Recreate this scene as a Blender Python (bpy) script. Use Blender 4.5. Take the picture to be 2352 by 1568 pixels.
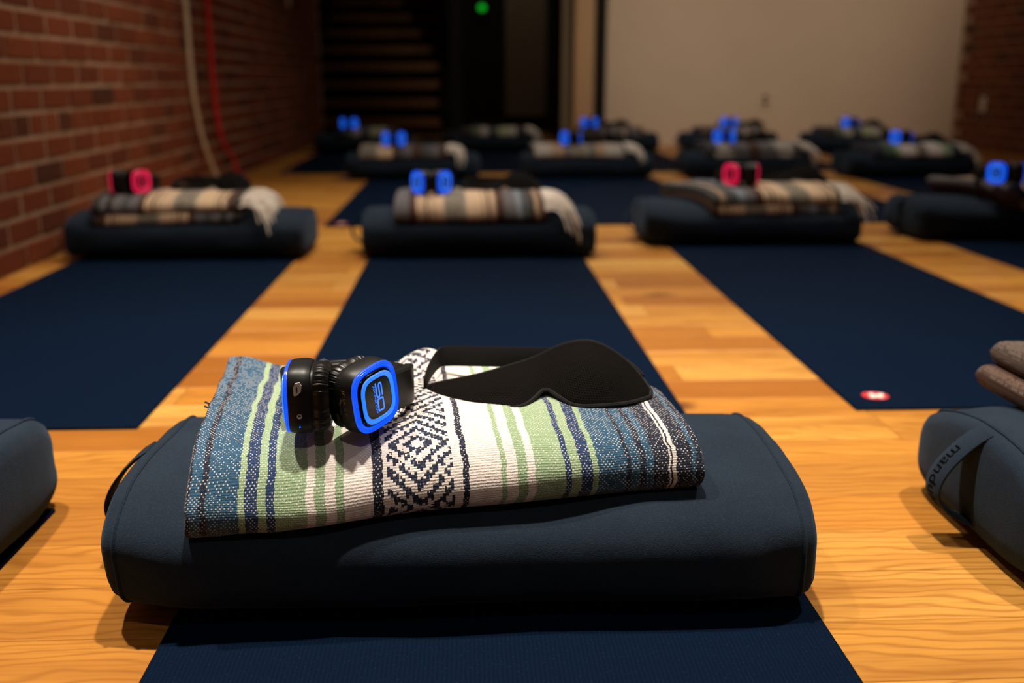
import bpy, bmesh, math, random
from mathutils import Vector, Matrix, noise
R = math.radians
for o in list(bpy.data.objects): bpy.data.objects.remove(o)
scene = bpy.context.scene
col = scene.collection

# ---------------------------------------------------------------- camera
CAM_H = 0.52
cam_data = bpy.data.cameras.new('camera'); cam = bpy.data.objects.new('camera', cam_data); col.objects.link(cam)
cam_data.lens = 35; cam_data.sensor_width = 36; cam_data.clip_start = 0.02
cam.location = (0, 0, CAM_H); cam.rotation_euler = (R(90 - 14.796), 0, R(-2.566))
cam_data.dof.use_dof = True; cam_data.dof.focus_distance = 0.965; cam_data.dof.aperture_fstop = 3.1
scene.camera = cam
scene.view_settings.view_transform = 'Standard'; scene.view_settings.look = 'None'
scene.view_settings.exposure = 0.0; scene.view_settings.gamma = 1; scene.view_settings.use_curve_mapping = False

# ---------------------------------------------------------------- world, lamps of the room and added lamps
world = bpy.data.worlds.new('world'); scene.world = world; world.use_nodes = True
world.node_tree.nodes['Background'].inputs[0].default_value = (1.0, 0.8, 0.6, 1)
world.node_tree.nodes['Background'].inputs[1].default_value = 0.004
CEIL = 3.1
LAMPS = [  # x, y, watts, cone, where
    (-.95, 1.38, 330, 66, 'above the left-hand front mat'), (0.0, 1.22, 390, 60, 'above the middle front mat'), (1.36, 1.42, 350, 68, 'above the right-hand front mat'),
    (-.62, 3.75, 120, 84, 'above the mat beside the brick wall'), (0.15, 3.75, 100, 78, 'above the middle mat of the second row'), (1.25, 3.85, 145, 92, 'above the right-hand mats of the second row'),
    (0.1, 2.35, 110, 66, 'between the first two rows'),
        (0.25, -.75, 48, 120, 'behind the viewer, added as unseen front fill'), (0.9, 6.0, 85, 120, 'above the rear mats, added to brighten the back rows'), (0.55, 9.2, 17, 150, 'in the hall by the stairs, added to brighten the hall')]  # unseen lamps added for brightness: front fill, rear rows, hall
for lx, ly, lw, cone, _ in LAMPS:
    ld = bpy.data.lights.new('ceiling_spot', 'SPOT'); lo = bpy.data.objects.new('ceiling_spot', ld); col.objects.link(lo)
    ld.energy = lw; ld.color = (1.0, 0.88, 0.74); ld.spot_size = R(cone); ld.spot_blend = 0.9; ld.shadow_soft_size = 0.045
    lo.location = (lx, ly, CEIL - 0.26)
# track spot turned on the beige wall
ld = bpy.data.lights.new('wall_spot', 'SPOT'); lo = bpy.data.objects.new('wall_spot', ld); col.objects.link(lo)
ld.energy = 270; ld.color = (1.0, 0.84, 0.66); ld.spot_size = R(58); ld.spot_blend = 0.9; ld.shadow_soft_size = 0.05
WALL_SPOT = (2.3, 4.0, CEIL - 0.2); lo.location = WALL_SPOT  # the second one, below, is added to brighten the bricks
lo.rotation_euler = (Vector((2.35, 8.0, 1.35)) - Vector(WALL_SPOT)).to_track_quat('-Z', 'Y').to_euler()

ld = bpy.data.lights.new('brick_fill', 'SPOT'); lb = bpy.data.objects.new('brick_fill', ld); col.objects.link(lb)  # unseen extra spot, added to brighten the left bricks
ld.energy = 125; ld.color = (1.0, 0.84, 0.66); ld.spot_size = R(62); ld.spot_blend = 1.0; ld.shadow_soft_size = 0.05
BRICK_FILL = (0.75, 2.6, CEIL - 0.2); lb.location = BRICK_FILL
lb.rotation_euler = (Vector((-1.25, 2.9, 0.95)) - Vector(BRICK_FILL)).to_track_quat('-Z', 'Y').to_euler()

# ---------------------------------------------------------------- material helpers
def mat(name, color=(.5, .5, .5), rough=.6, spec=.5, **kw):
    m = bpy.data.materials.new(name); m.use_nodes = True
    b = m.node_tree.nodes['Principled BSDF']
    b.inputs['Base Color'].default_value = (*color, 1); b.inputs['Roughness'].default_value = rough
    b.inputs['Specular IOR Level'].default_value = spec
    for k, v in kw.items():
        b.inputs[k].default_value = v
    return m
class NT:
    def __init__(s, m): s.t = m.node_tree; s.b = s.t.nodes['Principled BSDF']
    def n(s, typ, **kw):
        x = s.t.nodes.new(typ)
        for k, v in kw.items(): setattr(x, k, v)
        return x
    def put(s, sock, v):
        if hasattr(v, 'is_linked') or hasattr(v, 'node'): s.t.links.new(v, sock)
        elif v is not None: sock.default_value = v
    def math(s, op, a, b=None, c=None, clamp=False):
        x = s.n('ShaderNodeMath', operation=op, use_clamp=clamp)
        for i, v in enumerate((a, b, c)): s.put(x.inputs[i], v)
        return x.outputs[0]
    def xyz(s, x, y, z=0.0):
        c = s.n('ShaderNodeCombineXYZ')
        for i, v in enumerate((x, y, z)): s.put(c.inputs[i], v)
        return c.outputs[0]
    def sep(s, v):
        c = s.n('ShaderNodeSeparateXYZ'); s.put(c.inputs[0], v); return c.outputs
    def noise(s, vec, scale=5, detail=2, rough=.5, dist=0):
        x = s.n('ShaderNodeTexNoise'); s.put(x.inputs['Vector'], vec)
        x.inputs['Scale'].default_value = scale; x.inputs['Detail'].default_value = detail
        x.inputs['Roughness'].default_value = rough; x.inputs['Distortion'].default_value = dist
        return x.outputs[0]
    def ramp(s, fac, stops, interp='LINEAR'):
        x = s.n('ShaderNodeValToRGB'); r = x.color_ramp; r.interpolation = interp
        s.put(x.inputs[0], fac)
        r.elements[0].position = stops[0][0]; r.elements[0].color = (*stops[0][1], 1)
        r.elements[1].position = stops[1][0]; r.elements[1].color = (*stops[1][1], 1)
        for p, c in stops[2:]:
            e = r.elements.new(p); e.color = (*c, 1)
        return x.outputs[0]
    def mix(s, f, a, b, blend='MIX'):
        x = s.n('ShaderNodeMix', data_type='RGBA', blend_type=blend)
        s.put(x.inputs[0], f)
        for i, v in ((6, a), (7, b)): s.put(x.inputs[i], v if not isinstance(v, tuple) else (*v, 1))
        return x.outputs[2]
    def bump(s, h, dist=.001, strength=1.0):
        x = s.n('ShaderNodeBump'); x.inputs['Distance'].default_value = dist; x.inputs['Strength'].default_value = strength
        s.put(x.inputs['Height'], h); s.t.links.new(x.outputs[0], s.b.inputs['Normal'])
    def base(s, c): s.put(s.b.inputs['Base Color'], c)
    def geo(s): return s.n('ShaderNodeNewGeometry').outputs
    def pos(s): return s.geo()['Position']
    def obj(s): return s.n('ShaderNodeTexCoord').outputs['Object']
    def uv(s): return s.n('ShaderNodeTexCoord').outputs['UV']
    def rnd(s):
        a = s.n('ShaderNodeObjectInfo').outputs['Random']; b = s.geo()['Random Per Island']
        return s.math('FRACT', s.math('ADD', s.math('MULTIPLY', a, 7.31), s.math('MULTIPLY', b, 5.17)))

def m_wood_floor():
    m = mat('oak_boards', rough=.40, spec=.3); t = NT(m)
    r = t.rnd(); x, y, z = t.sep(t.pos())[:3]
    r2 = t.math('FRACT', t.math('MULTIPLY', r, 13.7))
    X = t.math('ADD', x, t.math('MULTIPLY', r, 37.0)); Y = t.math('ADD', y, t.math('MULTIPLY', r, 91.0))
    warp = t.noise(t.xyz(t.math('MULTIPLY', X, 3.0), t.math('MULTIPLY', Y, 9.0)), 1.0, 3, .55)
    ring = t.math('SINE', t.math('ADD', t.math('MULTIPLY', Y, 420.0), t.math('MULTIPLY', warp, 46.0)))
    ring = t.math('MULTIPLY', t.math('ADD', ring, 1.0), .5)
    ring = t.math('POWER', ring, 4.0)
    fine = t.noise(t.xyz(t.math('MULTIPLY', X, 9.0), t.math('MULTIPLY', Y, 260.0)), 1.0, 3, .6)
    broad = t.noise(t.xyz(t.math('MULTIPLY', X, 2.2), t.math('MULTIPLY', Y, 14.0)), 1.0, 3, .6)
    base = t.ramp(r, [(0, (.52, .232, .036)), (.14, (.29, .096, .013)), (.28, (.60, .295, .052)), (.44, (.40, .150, .021)), (.58, (.66, .365, .085)), (.72, (.48, .198, .029)), (.82, (.27, .086, .012)), (.92, (.58, .275, .046)), (1, (.44, .172, .025))])
    c = t.mix(t.math('MULTIPLY', t.math('SUBTRACT', broad, .46, clamp=True), 2.6, clamp=True), base, (.24, .078, .010))
    c = t.mix(t.math('MULTIPLY', ring, .55), c, (.25, .085, .011))
    c = t.mix(t.math('MULTIPLY', t.math('SUBTRACT', fine, .5, clamp=True), 1.5), c, (.20, .06, .012))
    knot = t.noise(t.xyz(t.math('MULTIPLY', X, 4.5), t.math('MULTIPLY', Y, 16.0), 3.3), 1.0, 1)
    c = t.mix(t.math('MULTIPLY', t.math('SUBTRACT', knot, .74, clamp=True), 9.0, clamp=True), c, (.07, .02, .006))
    t.base(c)
    t.bump(t.math('ADD', fine, t.math('MULTIPLY', ring, .3)), .0004, .35)
    return m
def m_brick():
    m = mat('brick', rough=.9, spec=.2); t = NT(m); r = t.rnd(); p = t.pos()
    c = t.ramp(r, [(0, (.20, .042, .011)), (.22, (.15, .032, .009)), (.34, (.045, .016, .008)), (.42, (.22, .052, .015)), (.6, (.17, .034, .009)), (.75, (.23, .056, .017)), (.9, (.10, .022, .007)), (1, (.20, .044, .012))])
    n1 = t.noise(p, 24, 4, .6); n2 = t.noise(p, 130, 3)
    c = t.mix(t.math('MULTIPLY', n1, .55), c, (.11, .024, .008))
    c = t.mix(t.math('MULTIPLY', t.math('SUBTRACT', n2, .58, clamp=True), 2.0), c, (.38, .2, .12))
    t.base(c); t.bump(t.math('ADD', n1, t.math('MULTIPLY', n2, .5)), .004, .6); return m
def m_mortar():
    m = mat('mortar', rough=.95, spec=.1); t = NT(m); p = t.pos()
    t.base(t.ramp(t.noise(p, 30, 4), [(.3, (.30, .195, .13)), (.7, (.46, .31, .21))])); t.bump(t.noise(p, 90, 3), .004, .6); return m
def m_brick_far():
    m = mat('brick_upper', rough=.9, spec=.2); t = NT(m)
    x, y, z = t.sep(t.pos())[:3]
    br = t.n('ShaderNodeTexBrick'); t.put(br.inputs['Vector'], t.xyz(y, z)); br.inputs['Scale'].default_value = 1
    br.inputs['Color1'].default_value = (.27, .07, .027, 1); br.inputs['Color2'].default_value = (.17, .045, .018, 1); br.inputs['Mortar'].default_value = (.21, .14, .1, 1)
    br.inputs['Brick Width'].default_value = .207; br.inputs['Row Height'].default_value = .071; br.inputs['Mortar Size'].default_value = .006
    t.base(br.outputs[0]); return m
def m_plaster():
    m = mat('beige_plaster', rough=.9, spec=.15); t = NT(m); p = t.pos()
    t.base(t.ramp(t.noise(p, 1.5, 3), [(.3, (.60, .46, .34)), (.7, (.65, .50, .38))])); t.bump(t.noise(p, 60, 3), .001, .3); return m
def m_suede():
    m = mat('navy_suede', rough=.95, spec=.12); t = NT(m); p = t.obj()
    n = t.noise(p, 9, 4, .6); f = t.noise(p, 700, 2)
    c = t.ramp(n, [(.3, (.0092, .0160, .0280)), (.7, (.0136, .0226, .0372))])
    t.base(t.mix(t.math('MULTIPLY', t.math('SUBTRACT', f, .5, clamp=True), 1.4), c, (.036, .052, .075)))
    t.b.inputs['Sheen Weight'].default_value = .12; t.b.inputs['Sheen Roughness'].default_value = .4
    t.b.inputs['Sheen Tint'].default_value = (.4, .62, .9, 1)
    t.bump(t.math('ADD', t.noise(p, 850, 3), t.math('MULTIPLY', n, 4.0)), .0010, .55); return m
def m_mat():
    m = mat('navy_mat', rough=.7, spec=.03); t = NT(m); p = t.obj()
    x, y, z = t.sep(p)[:3]
    rib = t.math('SINE', t.math('ADD', t.math('MULTIPLY', x, 2 * math.pi / .0042), t.math('MULTIPLY', t.noise(p, 60, 2), 2.5)))
    f = t.noise(t.xyz(t.math('MULTIPLY', x, 520.), t.math('MULTIPLY', y, 260.)), 1.0, 2, .6)
    c = t.mix(t.math('MULTIPLY', t.math('ADD', rib, 1.0), .2), (.0010, .0052, .0165), (.0019, .0092, .0260))
    c = t.mix(t.math('MULTIPLY', t.math('SUBTRACT', f, .62, clamp=True), 2.6, clamp=True), c, (.02, .04, .07))
    t.base(c); t.bump(t.math('ADD', t.math('MULTIPLY', rib, .35), f), .0006, .7); return m

def m_blanket(name, segs, W, band=None, speck=.72, heather=1.0, dark=(.014, .022, .05), light=(.80, .73, .68)):
    """woven falsa cloth: UV.x = metres across the stripes, UV.y = metres along the threads"""
    m = mat(name, rough=.95, spec=.08); t = NT(m); ux, vy, _ = t.sep(t.uv())[:3]
    rowf = t.math('DIVIDE', vy, .0023); row = t.math('FLOOR', rowf)
    par = t.math('MULTIPLY', t.math('MODULO', row, 2.0), .5)
    colf = t.math('ADD', t.math('DIVIDE', ux, .0037), par); colm = t.math('FLOOR', colf)
    cell = t.n('ShaderNodeTexWhiteNoise', noise_dimensions='2D'); t.put(cell.inputs['Vector'], t.xyz(colm, row))
    cr = cell.outputs['Value']
    jit = t.math('MULTIPLY', t.math('SUBTRACT', t.noise(t.xyz(t.math('MULTIPLY', ux, 30.), t.math('MULTIPLY', row, .9)), 1.0, 2), .5), .0042)
    wob = t.math('MULTIPLY', t.math('SUBTRACT', t.noise(t.xyz(t.math('MULTIPLY', ux, 6.), t.math('MULTIPLY', vy, 28.)), 1.0, 2), .5), .007)
    u = t.math('DIVIDE', t.math('ADD', ux, t.math('ADD', jit, wob)), W)
    tot = sum(s[0] for s in segs); pos = 0; stops = []
    for w, c in segs: stops.append((pos / tot, c)); pos += w
    if len(stops) <= 30: c = t.ramp(u, stops, 'CONSTANT')
    else:
        k = len(stops) // 2; sp = stops[k][0]
        c = t.mix(t.math('GREATER_THAN', u, sp), t.ramp(u, stops[:k], 'CONSTANT'), t.ramp(u, stops[k:], 'CONSTANT'))
    if band:                                     # diamond figure between u0 and u1
        u0, u1, per, k = band; PH = .45; uc = (u0 + u1) / 2; hw = (u1 - u0) / 2
        uq = t.math('DIVIDE', t.math('ADD', t.math('FLOOR', t.math('DIVIDE', t.math('ADD', ux, t.math('MULTIPLY', jit, .5)), .0028)), .5), W / .0028)
        a = t.math('DIVIDE', t.math('ABSOLUTE', t.math('SUBTRACT', uq, uc)), hw)
        st = .0044
        stag = t.math('MULTIPLY', t.math('MODULO', t.math('FLOOR', t.math('DIVIDE', ux, .0028)), 2.0), .5)
        vq = t.math('MULTIPLY', t.math('FLOOR', t.math('ADD', t.math('DIVIDE', vy, st), stag)), st)
        b = t.math('MULTIPLY', t.math('ABSOLUTE', t.math('SUBTRACT', t.math('FRACT', t.math('ADD', t.math('DIVIDE', vq, per), PH)), .5)), 2.0)
        d = t.math('FRACT', t.math('MULTIPLY', t.math('ADD', t.math('MULTIPLY', a, .62), t.math('MULTIPLY', b, 1.15)), k))
        d = t.math('ADD', d, t.math('MULTIPLY', t.math('SUBTRACT', cr, .5), .3))
        on = t.math('MULTIPLY', t.math('GREATER_THAN', d, .52), t.math('LESS_THAN', a, .9))
        c = t.mix(on, c, dark)
    lum = t.n('ShaderNodeRGBToBW'); t.put(lum.inputs[0], c)
    # white warp threads that peep through the coloured weft
    fx = t.math('ABSOLUTE', t.math('SUBTRACT', t.math('FRACT', colf), .5)); fy = t.math('ABSOLUTE', t.math('SUBTRACT', t.math('FRACT', rowf), .5))
    dx_ = t.math('DIVIDE', fx, .17); dy_ = t.math('DIVIDE', fy, .28)
    dot = t.math('LESS_THAN', t.math('ADD', t.math('MULTIPLY', dx_, dx_), t.math('MULTIPLY', dy_, dy_)), 1.0)
    big = t.noise(t.xyz(t.math('MULTIPLY', ux, 40.), t.math('MULTIPLY', vy, 40.)), 1.0, 3)
    dot = t.math('MULTIPLY', dot, t.math('GREATER_THAN', t.math('ADD', cr, t.math('MULTIPLY', big, .9)), .80))
    notband = 1.0
    if band: notband = t.math('GREATER_THAN', t.math('ABSOLUTE', t.math('SUBTRACT', u, uc)), hw * .93)
    c = t.mix(t.math('MULTIPLY', t.math('MULTIPLY', dot, speck), notband), c, light)
    hz = t.noise(t.xyz(t.math('MULTIPLY', ux, 420.), t.math('MULTIPLY', vy, 420.)), 1.0, 3, .7)
    c = t.mix(t.math('MULTIPLY', t.math('SUBTRACT', hz, .45, clamp=True), 1.0 * heather, clamp=True), c, t.mix(min(.8, .3 * heather), c, light))
    hole = t.math('MULTIPLY', t.math('GREATER_THAN', fy, .42), .10)
    c = t.mix(hole, c, t.mix(.6, c, (.01, .01, .012)))
    t.base(c)
    hx = t.math('COSINE', t.math('MULTIPLY', colf, 2 * math.pi)); hy = t.math('COSINE', t.math('MULTIPLY', rowf, 2 * math.pi))
    h = t.math('ADD', t.math('ADD', t.math('MULTIPLY', hx, -.25), t.math('MULTIPLY', hy, -.12)), hz)
    t.bump(h, .0012, .9)
    t.b.inputs['Sheen Weight'].default_value = .15
    return m
def m_glow(name, c, strength, surf=(.2, .3, .8)):
    m = mat(name, surf, .25, .5); b = m.node_tree.nodes['Principled BSDF']
    b.inputs['Emission Color'].default_value = (*c, 1); b.inputs['Emission Strength'].default_value = strength
    return m

M = dict(
    floor=m_wood_floor(), sub=mat('subfloor', (.05, .018, .006), .9), brick=m_brick(), mortar=m_mortar(), brickfar=m_brick_far(),
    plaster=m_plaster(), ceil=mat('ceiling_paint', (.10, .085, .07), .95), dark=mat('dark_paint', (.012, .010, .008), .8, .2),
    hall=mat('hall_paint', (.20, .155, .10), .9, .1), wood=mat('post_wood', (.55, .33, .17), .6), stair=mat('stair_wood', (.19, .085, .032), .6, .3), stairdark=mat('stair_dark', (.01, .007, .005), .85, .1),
    suede=m_suede(), mat=m_mat(), black=mat('black_plastic', (.008, .008, .008), .42, .35), leather=mat('black_leatherette', (.006, .006, .006), .38, .45),
    gloss=mat('gloss_black', (.003, .003, .004), .18, .3), port=mat('port_grey', (.62, .60, .60), .45, .5), print=mat('grey_print', (.25, .20, .14), .7),
    blue=m_glow('blue_glow', (.003, .095, 1.0), .92, (.02, .045, .20)), blue2=m_glow('blue_glow_bright', (.012, .17, 1.0), 1.25, (.12, .2, .4)),
    pink=m_glow('pink_glow', (1.0, .012, .09), .7, (.3, .03, .08)), green=m_glow('green_glow', (.0, .9, .03), .45, (.05, .3, .05)),
    strapw=mat('cream_strap', (.55, .42, .28), .85), strapr=mat('red_strap', (.62, .004, .010), .8), plate=mat('switch_plate', (.75, .66, .54), .5), slot=mat('slot_dark', (.02, .015, .012), .6),
    logored=mat('logo_red', (.46, .03, .035), .7, .1), logowhite=mat('logo_white', (.62, .54, .50), .8, .1), letter=mat('embroidery', (.001, .0012, .002), .9, .03),
    fringe=mat('fringe_cotton', (.80, .73, .65), .95, .1), navythread=mat('navy_thread', (.012, .018, .04), .95), metal=mat('lamp_metal', (.02, .02, .02), .4, .5), bulb=mat('lamp_glass', (.9, .85, .7), .3),
    maskedge=mat('mask_binding', (.008, .007, .007), .8, .2),
)
def m_mask():
    m = mat('mask_mesh_cloth', rough=.9, spec=.03); t = NT(m); u, v, _ = t.sep(t.uv())[:3]
    rowf = t.math('DIVIDE', v, .0024); par = t.math('MULTIPLY', t.math('MODULO', t.math('FLOOR', rowf), 2.0), .5)
    cf = t.math('ADD', t.math('DIVIDE', u, .0024), par)
    a = t.math('SUBTRACT', t.math('FRACT', cf), .5); b = t.math('SUBTRACT', t.math('FRACT', rowf), .5)
    d = t.math('SQRT', t.math('ADD', t.math('MULTIPLY', a, a), t.math('MULTIPLY', b, b)))
    hole = t.math('LESS_THAN', d, .3)
    t.base(t.mix(hole, (.0065, .0054, .0048), (.0007, .0007, .0007))); t.bump(t.math('MULTIPLY', d, 1.0), .0008, .8); return m
M['mask'] = m_mask()

# ---------------------------------------------------------------- object helpers
def tag(o, label=None, cat=None, group=None, kind=None):
    if label: o['label'] = label
    if cat: o['category'] = cat
    if group: o['group'] = group
    if kind: o['kind'] = kind
    return o
def link(name, mesh, parent=None, loc=None):
    o = bpy.data.objects.new(name, mesh); col.objects.link(o)
    if parent is not None: o.parent = parent
    if loc is not None: o.location = loc
    return o
def empty(name, loc, rz=0):
    o = bpy.data.objects.new(name, None); col.objects.link(o); o.location = loc; o.rotation_euler = (0, 0, rz); o.empty_display_size = .05; return o
class MB:
    def __init__(s): s.v = []; s.f = []; s.uv = None
    def box(s, x0, x1, y0, y1, z0, z1):
        n = len(s.v); s.v += [(x0, y0, z0), (x1, y0, z0), (x1, y1, z0), (x0, y1, z0), (x0, y0, z1), (x1, y0, z1), (x1, y1, z1), (x0, y1, z1)]
        s.f += [tuple(n + i for i in q) for q in ((0, 3, 2, 1), (4, 5, 6, 7), (0, 1, 5, 4), (1, 2, 6, 5), (2, 3, 7, 6), (3, 0, 4, 7))]; return s
    def rings(s, rings, cap0=True, cap1=True, closed=True):
        n0 = len(s.v); k = len(rings[0])
        for r in rings: s.v += [tuple(p) for p in r]
        for i in range(len(rings) - 1):
            for j in range(k if closed else k - 1):
                a = n0 + i * k + j; b = n0 + i * k + (j + 1) % k
                s.f.append((a, b, b + k, a + k))
        if cap0: s.f.append(tuple(n0 + j for j in reversed(range(k))))
        if cap1: s.f.append(tuple(n0 + (len(rings) - 1) * k + j for j in range(k)))
        return s
    def tube(s, pts, r, k=6, taper=None):
        pts = [Vector(p) for p in pts]; rings = []; ref = Vector((0, 0, 1))
        for i, p in enumerate(pts):
            d = (pts[min(i + 1, len(pts) - 1)] - pts[max(i - 1, 0)]).normalized()
            if abs(d.dot(ref)) > .95: ref = Vector((1, 0, 0)) if abs(d.x) < .9 else Vector((0, 1, 0))
            a = d.cross(ref).normalized(); b = d.cross(a)
            rr = r * (taper(i / (len(pts) - 1)) if taper else 1)
            rings.append([p + (a * math.cos(q * 2 * math.pi / k) + b * math.sin(q * 2 * math.pi / k)) * rr for q in range(k)])
        return s.rings(rings)
    def ribbon(s, pts, side, w, th):
        """flat strap: pts = centre line, side(i) = unit vector across the strap"""
        pts = [Vector(p) for p in pts]; rings = []
        for i, p in enumerate(pts):
            d = (pts[min(i + 1, len(pts) - 1)] - pts[max(i - 1, 0)]).normalized()
            sd = Vector(side(i / (len(pts) - 1))).normalized(); nn = d.cross(sd).normalized()
            ww = w(i / (len(pts) - 1)) if callable(w) else w
            rings.append([p + sd * ww / 2 * a + nn * th / 2 * b for a, b in ((1, -.6), (1, .6), (.9, 1), (-.9, 1), (-1, .6), (-1, -.6), (-.9, -1), (.9, -1))])
        return s.rings(rings)
    def mesh(s, name, m, smooth=True):
        me = bpy.data.meshes.new(name); me.from_pydata([tuple(v) for v in s.v], [], s.f); me.materials.append(m)
        bm = bmesh.new(); bm.from_mesh(me); bmesh.ops.recalc_face_normals(bm, faces=bm.faces); bm.to_mesh(me); bm.free()
        if smooth:
            for p in me.polygons: p.use_smooth = True
            me.set_sharp_from_angle(angle=R(40))
        me.update(); return me
    def build(s, name, m, parent=None, loc=None, smooth=True): return link(name, s.mesh(name, m, smooth), parent, loc)
def catmull(P, n=8):
    P = [Vector(p) for p in P]; out = []
    for i in range(len(P) - 1):
        a, b, c, d = P[max(i - 1, 0)], P[i], P[i + 1], P[min(i + 2, len(P) - 1)]
        for k in range(n):
            t = k / n; out.append(.5 * ((2 * b) + (c - a) * t + (2 * a - 5 * b + 4 * c - d) * t * t + (3 * b - a - 3 * c + d) * t ** 3))
    out.append(P[-1]); return out
def copy_tree(o, parent=None):
    c = o.copy(); col.objects.link(c)
    if parent is not None: c.parent = parent
    for ch in list(o.children): copy_tree(ch, c)
    return c
def text_mesh(body, size, m, name, depth=.0002, shear=0.0, xs=1.0, align='CENTER'):
    cu = bpy.data.curves.new(name, 'FONT'); cu.body = body; cu.size = size; cu.extrude = depth; cu.shear = shear; cu.align_x = align; cu.align_y = 'CENTER'; cu.resolution_u = 3
    o = bpy.data.objects.new(name, cu); col.objects.link(o)
    bpy.context.view_layer.update(); dg = bpy.context.evaluated_depsgraph_get()
    me = bpy.data.meshes.new_from_object(o.evaluated_get(dg)); bpy.data.objects.remove(o)
    for v in me.vertices: v.co.x *= xs
    me.materials.clear(); me.materials.append(m); me.name = name; return me
rng = random.Random(7)

# ================================================================ THE SETTING
XL, XR, YB = -1.25, 3.89, 8.0
# floor: dark subfloor slab with separate oak boards
fl = MB().box(XL - .1, XR + .1, -1.5, 12.6, -.12, -.018).build('floor', M['sub'], smooth=False)
tag(fl, 'warm orange oak board floor running across the room', kind='structure')
BW = .1016
def board_mesh(L):
    b = MB(); h = L / 2 - .0003; w = BW / 2 - .0003; c = .0007
    n = [(-h, -w), (h, -w), (h, w), (-h, w)]; t = [(-h + c, -w + c), (h - c, -w + c), (h - c, w - c), (-h + c, w - c)]
    b.rings([[(x, y, -.018) for x, y in n], [(x, y, -c) for x, y in n], [(x, y, 0) for x, y in t]], cap0=False)
    return b.mesh('board', M['floor'], smooth=False)
BL = [.46, .60, .74, .90, 1.08]
bmeshes = [board_mesh(l) for l in BL]
far = MB(); nb = 0
k = -20
while True:
    y0 = .868 + BW * k; k += 1
    if y0 + BW > 12.4: break
    if y0 < -1.4: continue
    x = XL - rng.random() * .8
    near = .45 < y0 < 4.4
    while x < XR + .05:
        i = rng.randrange(5); L = BL[i]; cx = x + L / 2; yy = y0 + BW / 2
        seen = abs(cx) - L / 2 < .45 * yy + .5 + (.2 if cx > 0 else 0)
        if near and seen and nb < 298 and x + L > XL:
            o = link('board', bmeshes[i], fl, (cx, yy, rng.uniform(-.0004, .0))); nb += 1
        else:
            h = L / 2 - .0003; w = BW / 2 - .0004
            far.box(cx - h, cx + h, yy - w, yy + w, -.018, rng.uniform(-.0004, 0))
        x += L
o = far.build('board', M['floor'], fl, smooth=False); tag(o, kind='stuff')

def brick_mesh():
    b = MB(); bx, by, bz = .0015, .0965, .0288; c = .0025
    def rect(x, s): return [(x, -by + s, -bz + s), (x, by - s, -bz + s), (x, by - s, bz - s), (x, -by + s, bz - s)]
    b.rings([rect(-.012, 0), rect(bx - c, 0), rect(bx, c)], cap0=False)
    return b.mesh('brick', M['brick'], smooth=False)
BM = brick_mesh()
def half_brick(): 
    m = BM.copy(); m.name = 'brick'
    for v in m.vertices: v.co.y *= .475
    return m
BH = half_brick(); CH = .071; BLN = .207
def brick_wall(parent, xw, sign, y0, y1, zmax, limit, order):
    spots = []; nrow = int(zmax / CH)
    for r in range(nrow):
        header = (r % 6 == 5)
        step = BLN / 2 if header else BLN
        y = y0 - (BLN / 2 if r % 2 else 0) - rng.random() * .02
        while y < y1:
            spots.append((r, y + step / 2, header)); y += step
    spots = [s for s in spots if y0 <= s[1] - .04 and s[1] + .09 < y1]
    spots.sort(key=order); rest = MB()
    for j, (r, y, hd) in enumerate(spots):
        z = CH * (r + .5); dx = rng.uniform(-.001, .002)
        if j < limit:
            o = link('brick', BH if hd else BM, parent, (xw + sign * dx, y, z))
            if sign < 0: o.rotation_euler = (0, 0, math.pi)
            o.rotation_euler.x = rng.uniform(-.006, .006)
        else:
            l = .047 if hd else .0985; a, b = sorted((xw - sign * .012, xw + sign * (.0015 + dx)))
            rest.box(a, b, y - l, y + l, z - .0305, z + .0305)
    if rest.v: tag(rest.build('brick', M['brick'], parent, smooth=False), kind='stuff')
wl = MB().box(XL - .12, XL - .002, -1.5, 9.0, -.018, 1.42).build('wall_left', M['mortar'], smooth=False)
tag(wl, 'red brick wall with pale mortar along the left side', kind='structure')
MB().box(XL - .12, XL + .001, -1.5, 9.0, 1.42, CEIL).build('upper_brickwork', M['brickfar'], wl, smooth=False)
brick_wall(wl, XL, 1, 2.05, 8.98, 1.40, 300, lambda s: s[1] + (0 if s[0] < 14 else 20))
wr = MB().box(XR + .002, XR + .12, -1.5, 8.1, -.018, 1.42).build('wall_right', M['mortar'], smooth=False)
tag(wr, 'dark brick wall at the far right', kind='structure')
MB().box(XR - .001, XR + .12, -1.5, 8.1, 1.42, CEIL).build('upper_brickwork', M['brickfar'], wr, smooth=False)
brick_wall(wr, XR, -1, 5.9, 8.0, 1.40, 200, lambda s: -s[1])
wb = MB().box(1.09, XR + .12, YB, YB + .14, -.018, CEIL).build('wall_back', M['plaster'], smooth=False)
tag(wb, 'plain beige plaster wall at the back of the studio', kind='structure')
tag(MB().box(XL - .2, XR + .2, -1.62, -1.5, -.018, CEIL).build('wall_front', M['plaster'], smooth=False), 'plaster wall behind the viewer', kind='structure')
tag(MB().box(XL - .2, XR + .2, -1.6, 12.7, CEIL, CEIL + .1).build('ceiling', M['ceil'], smooth=False), 'dark ceiling', kind='structure')
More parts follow.
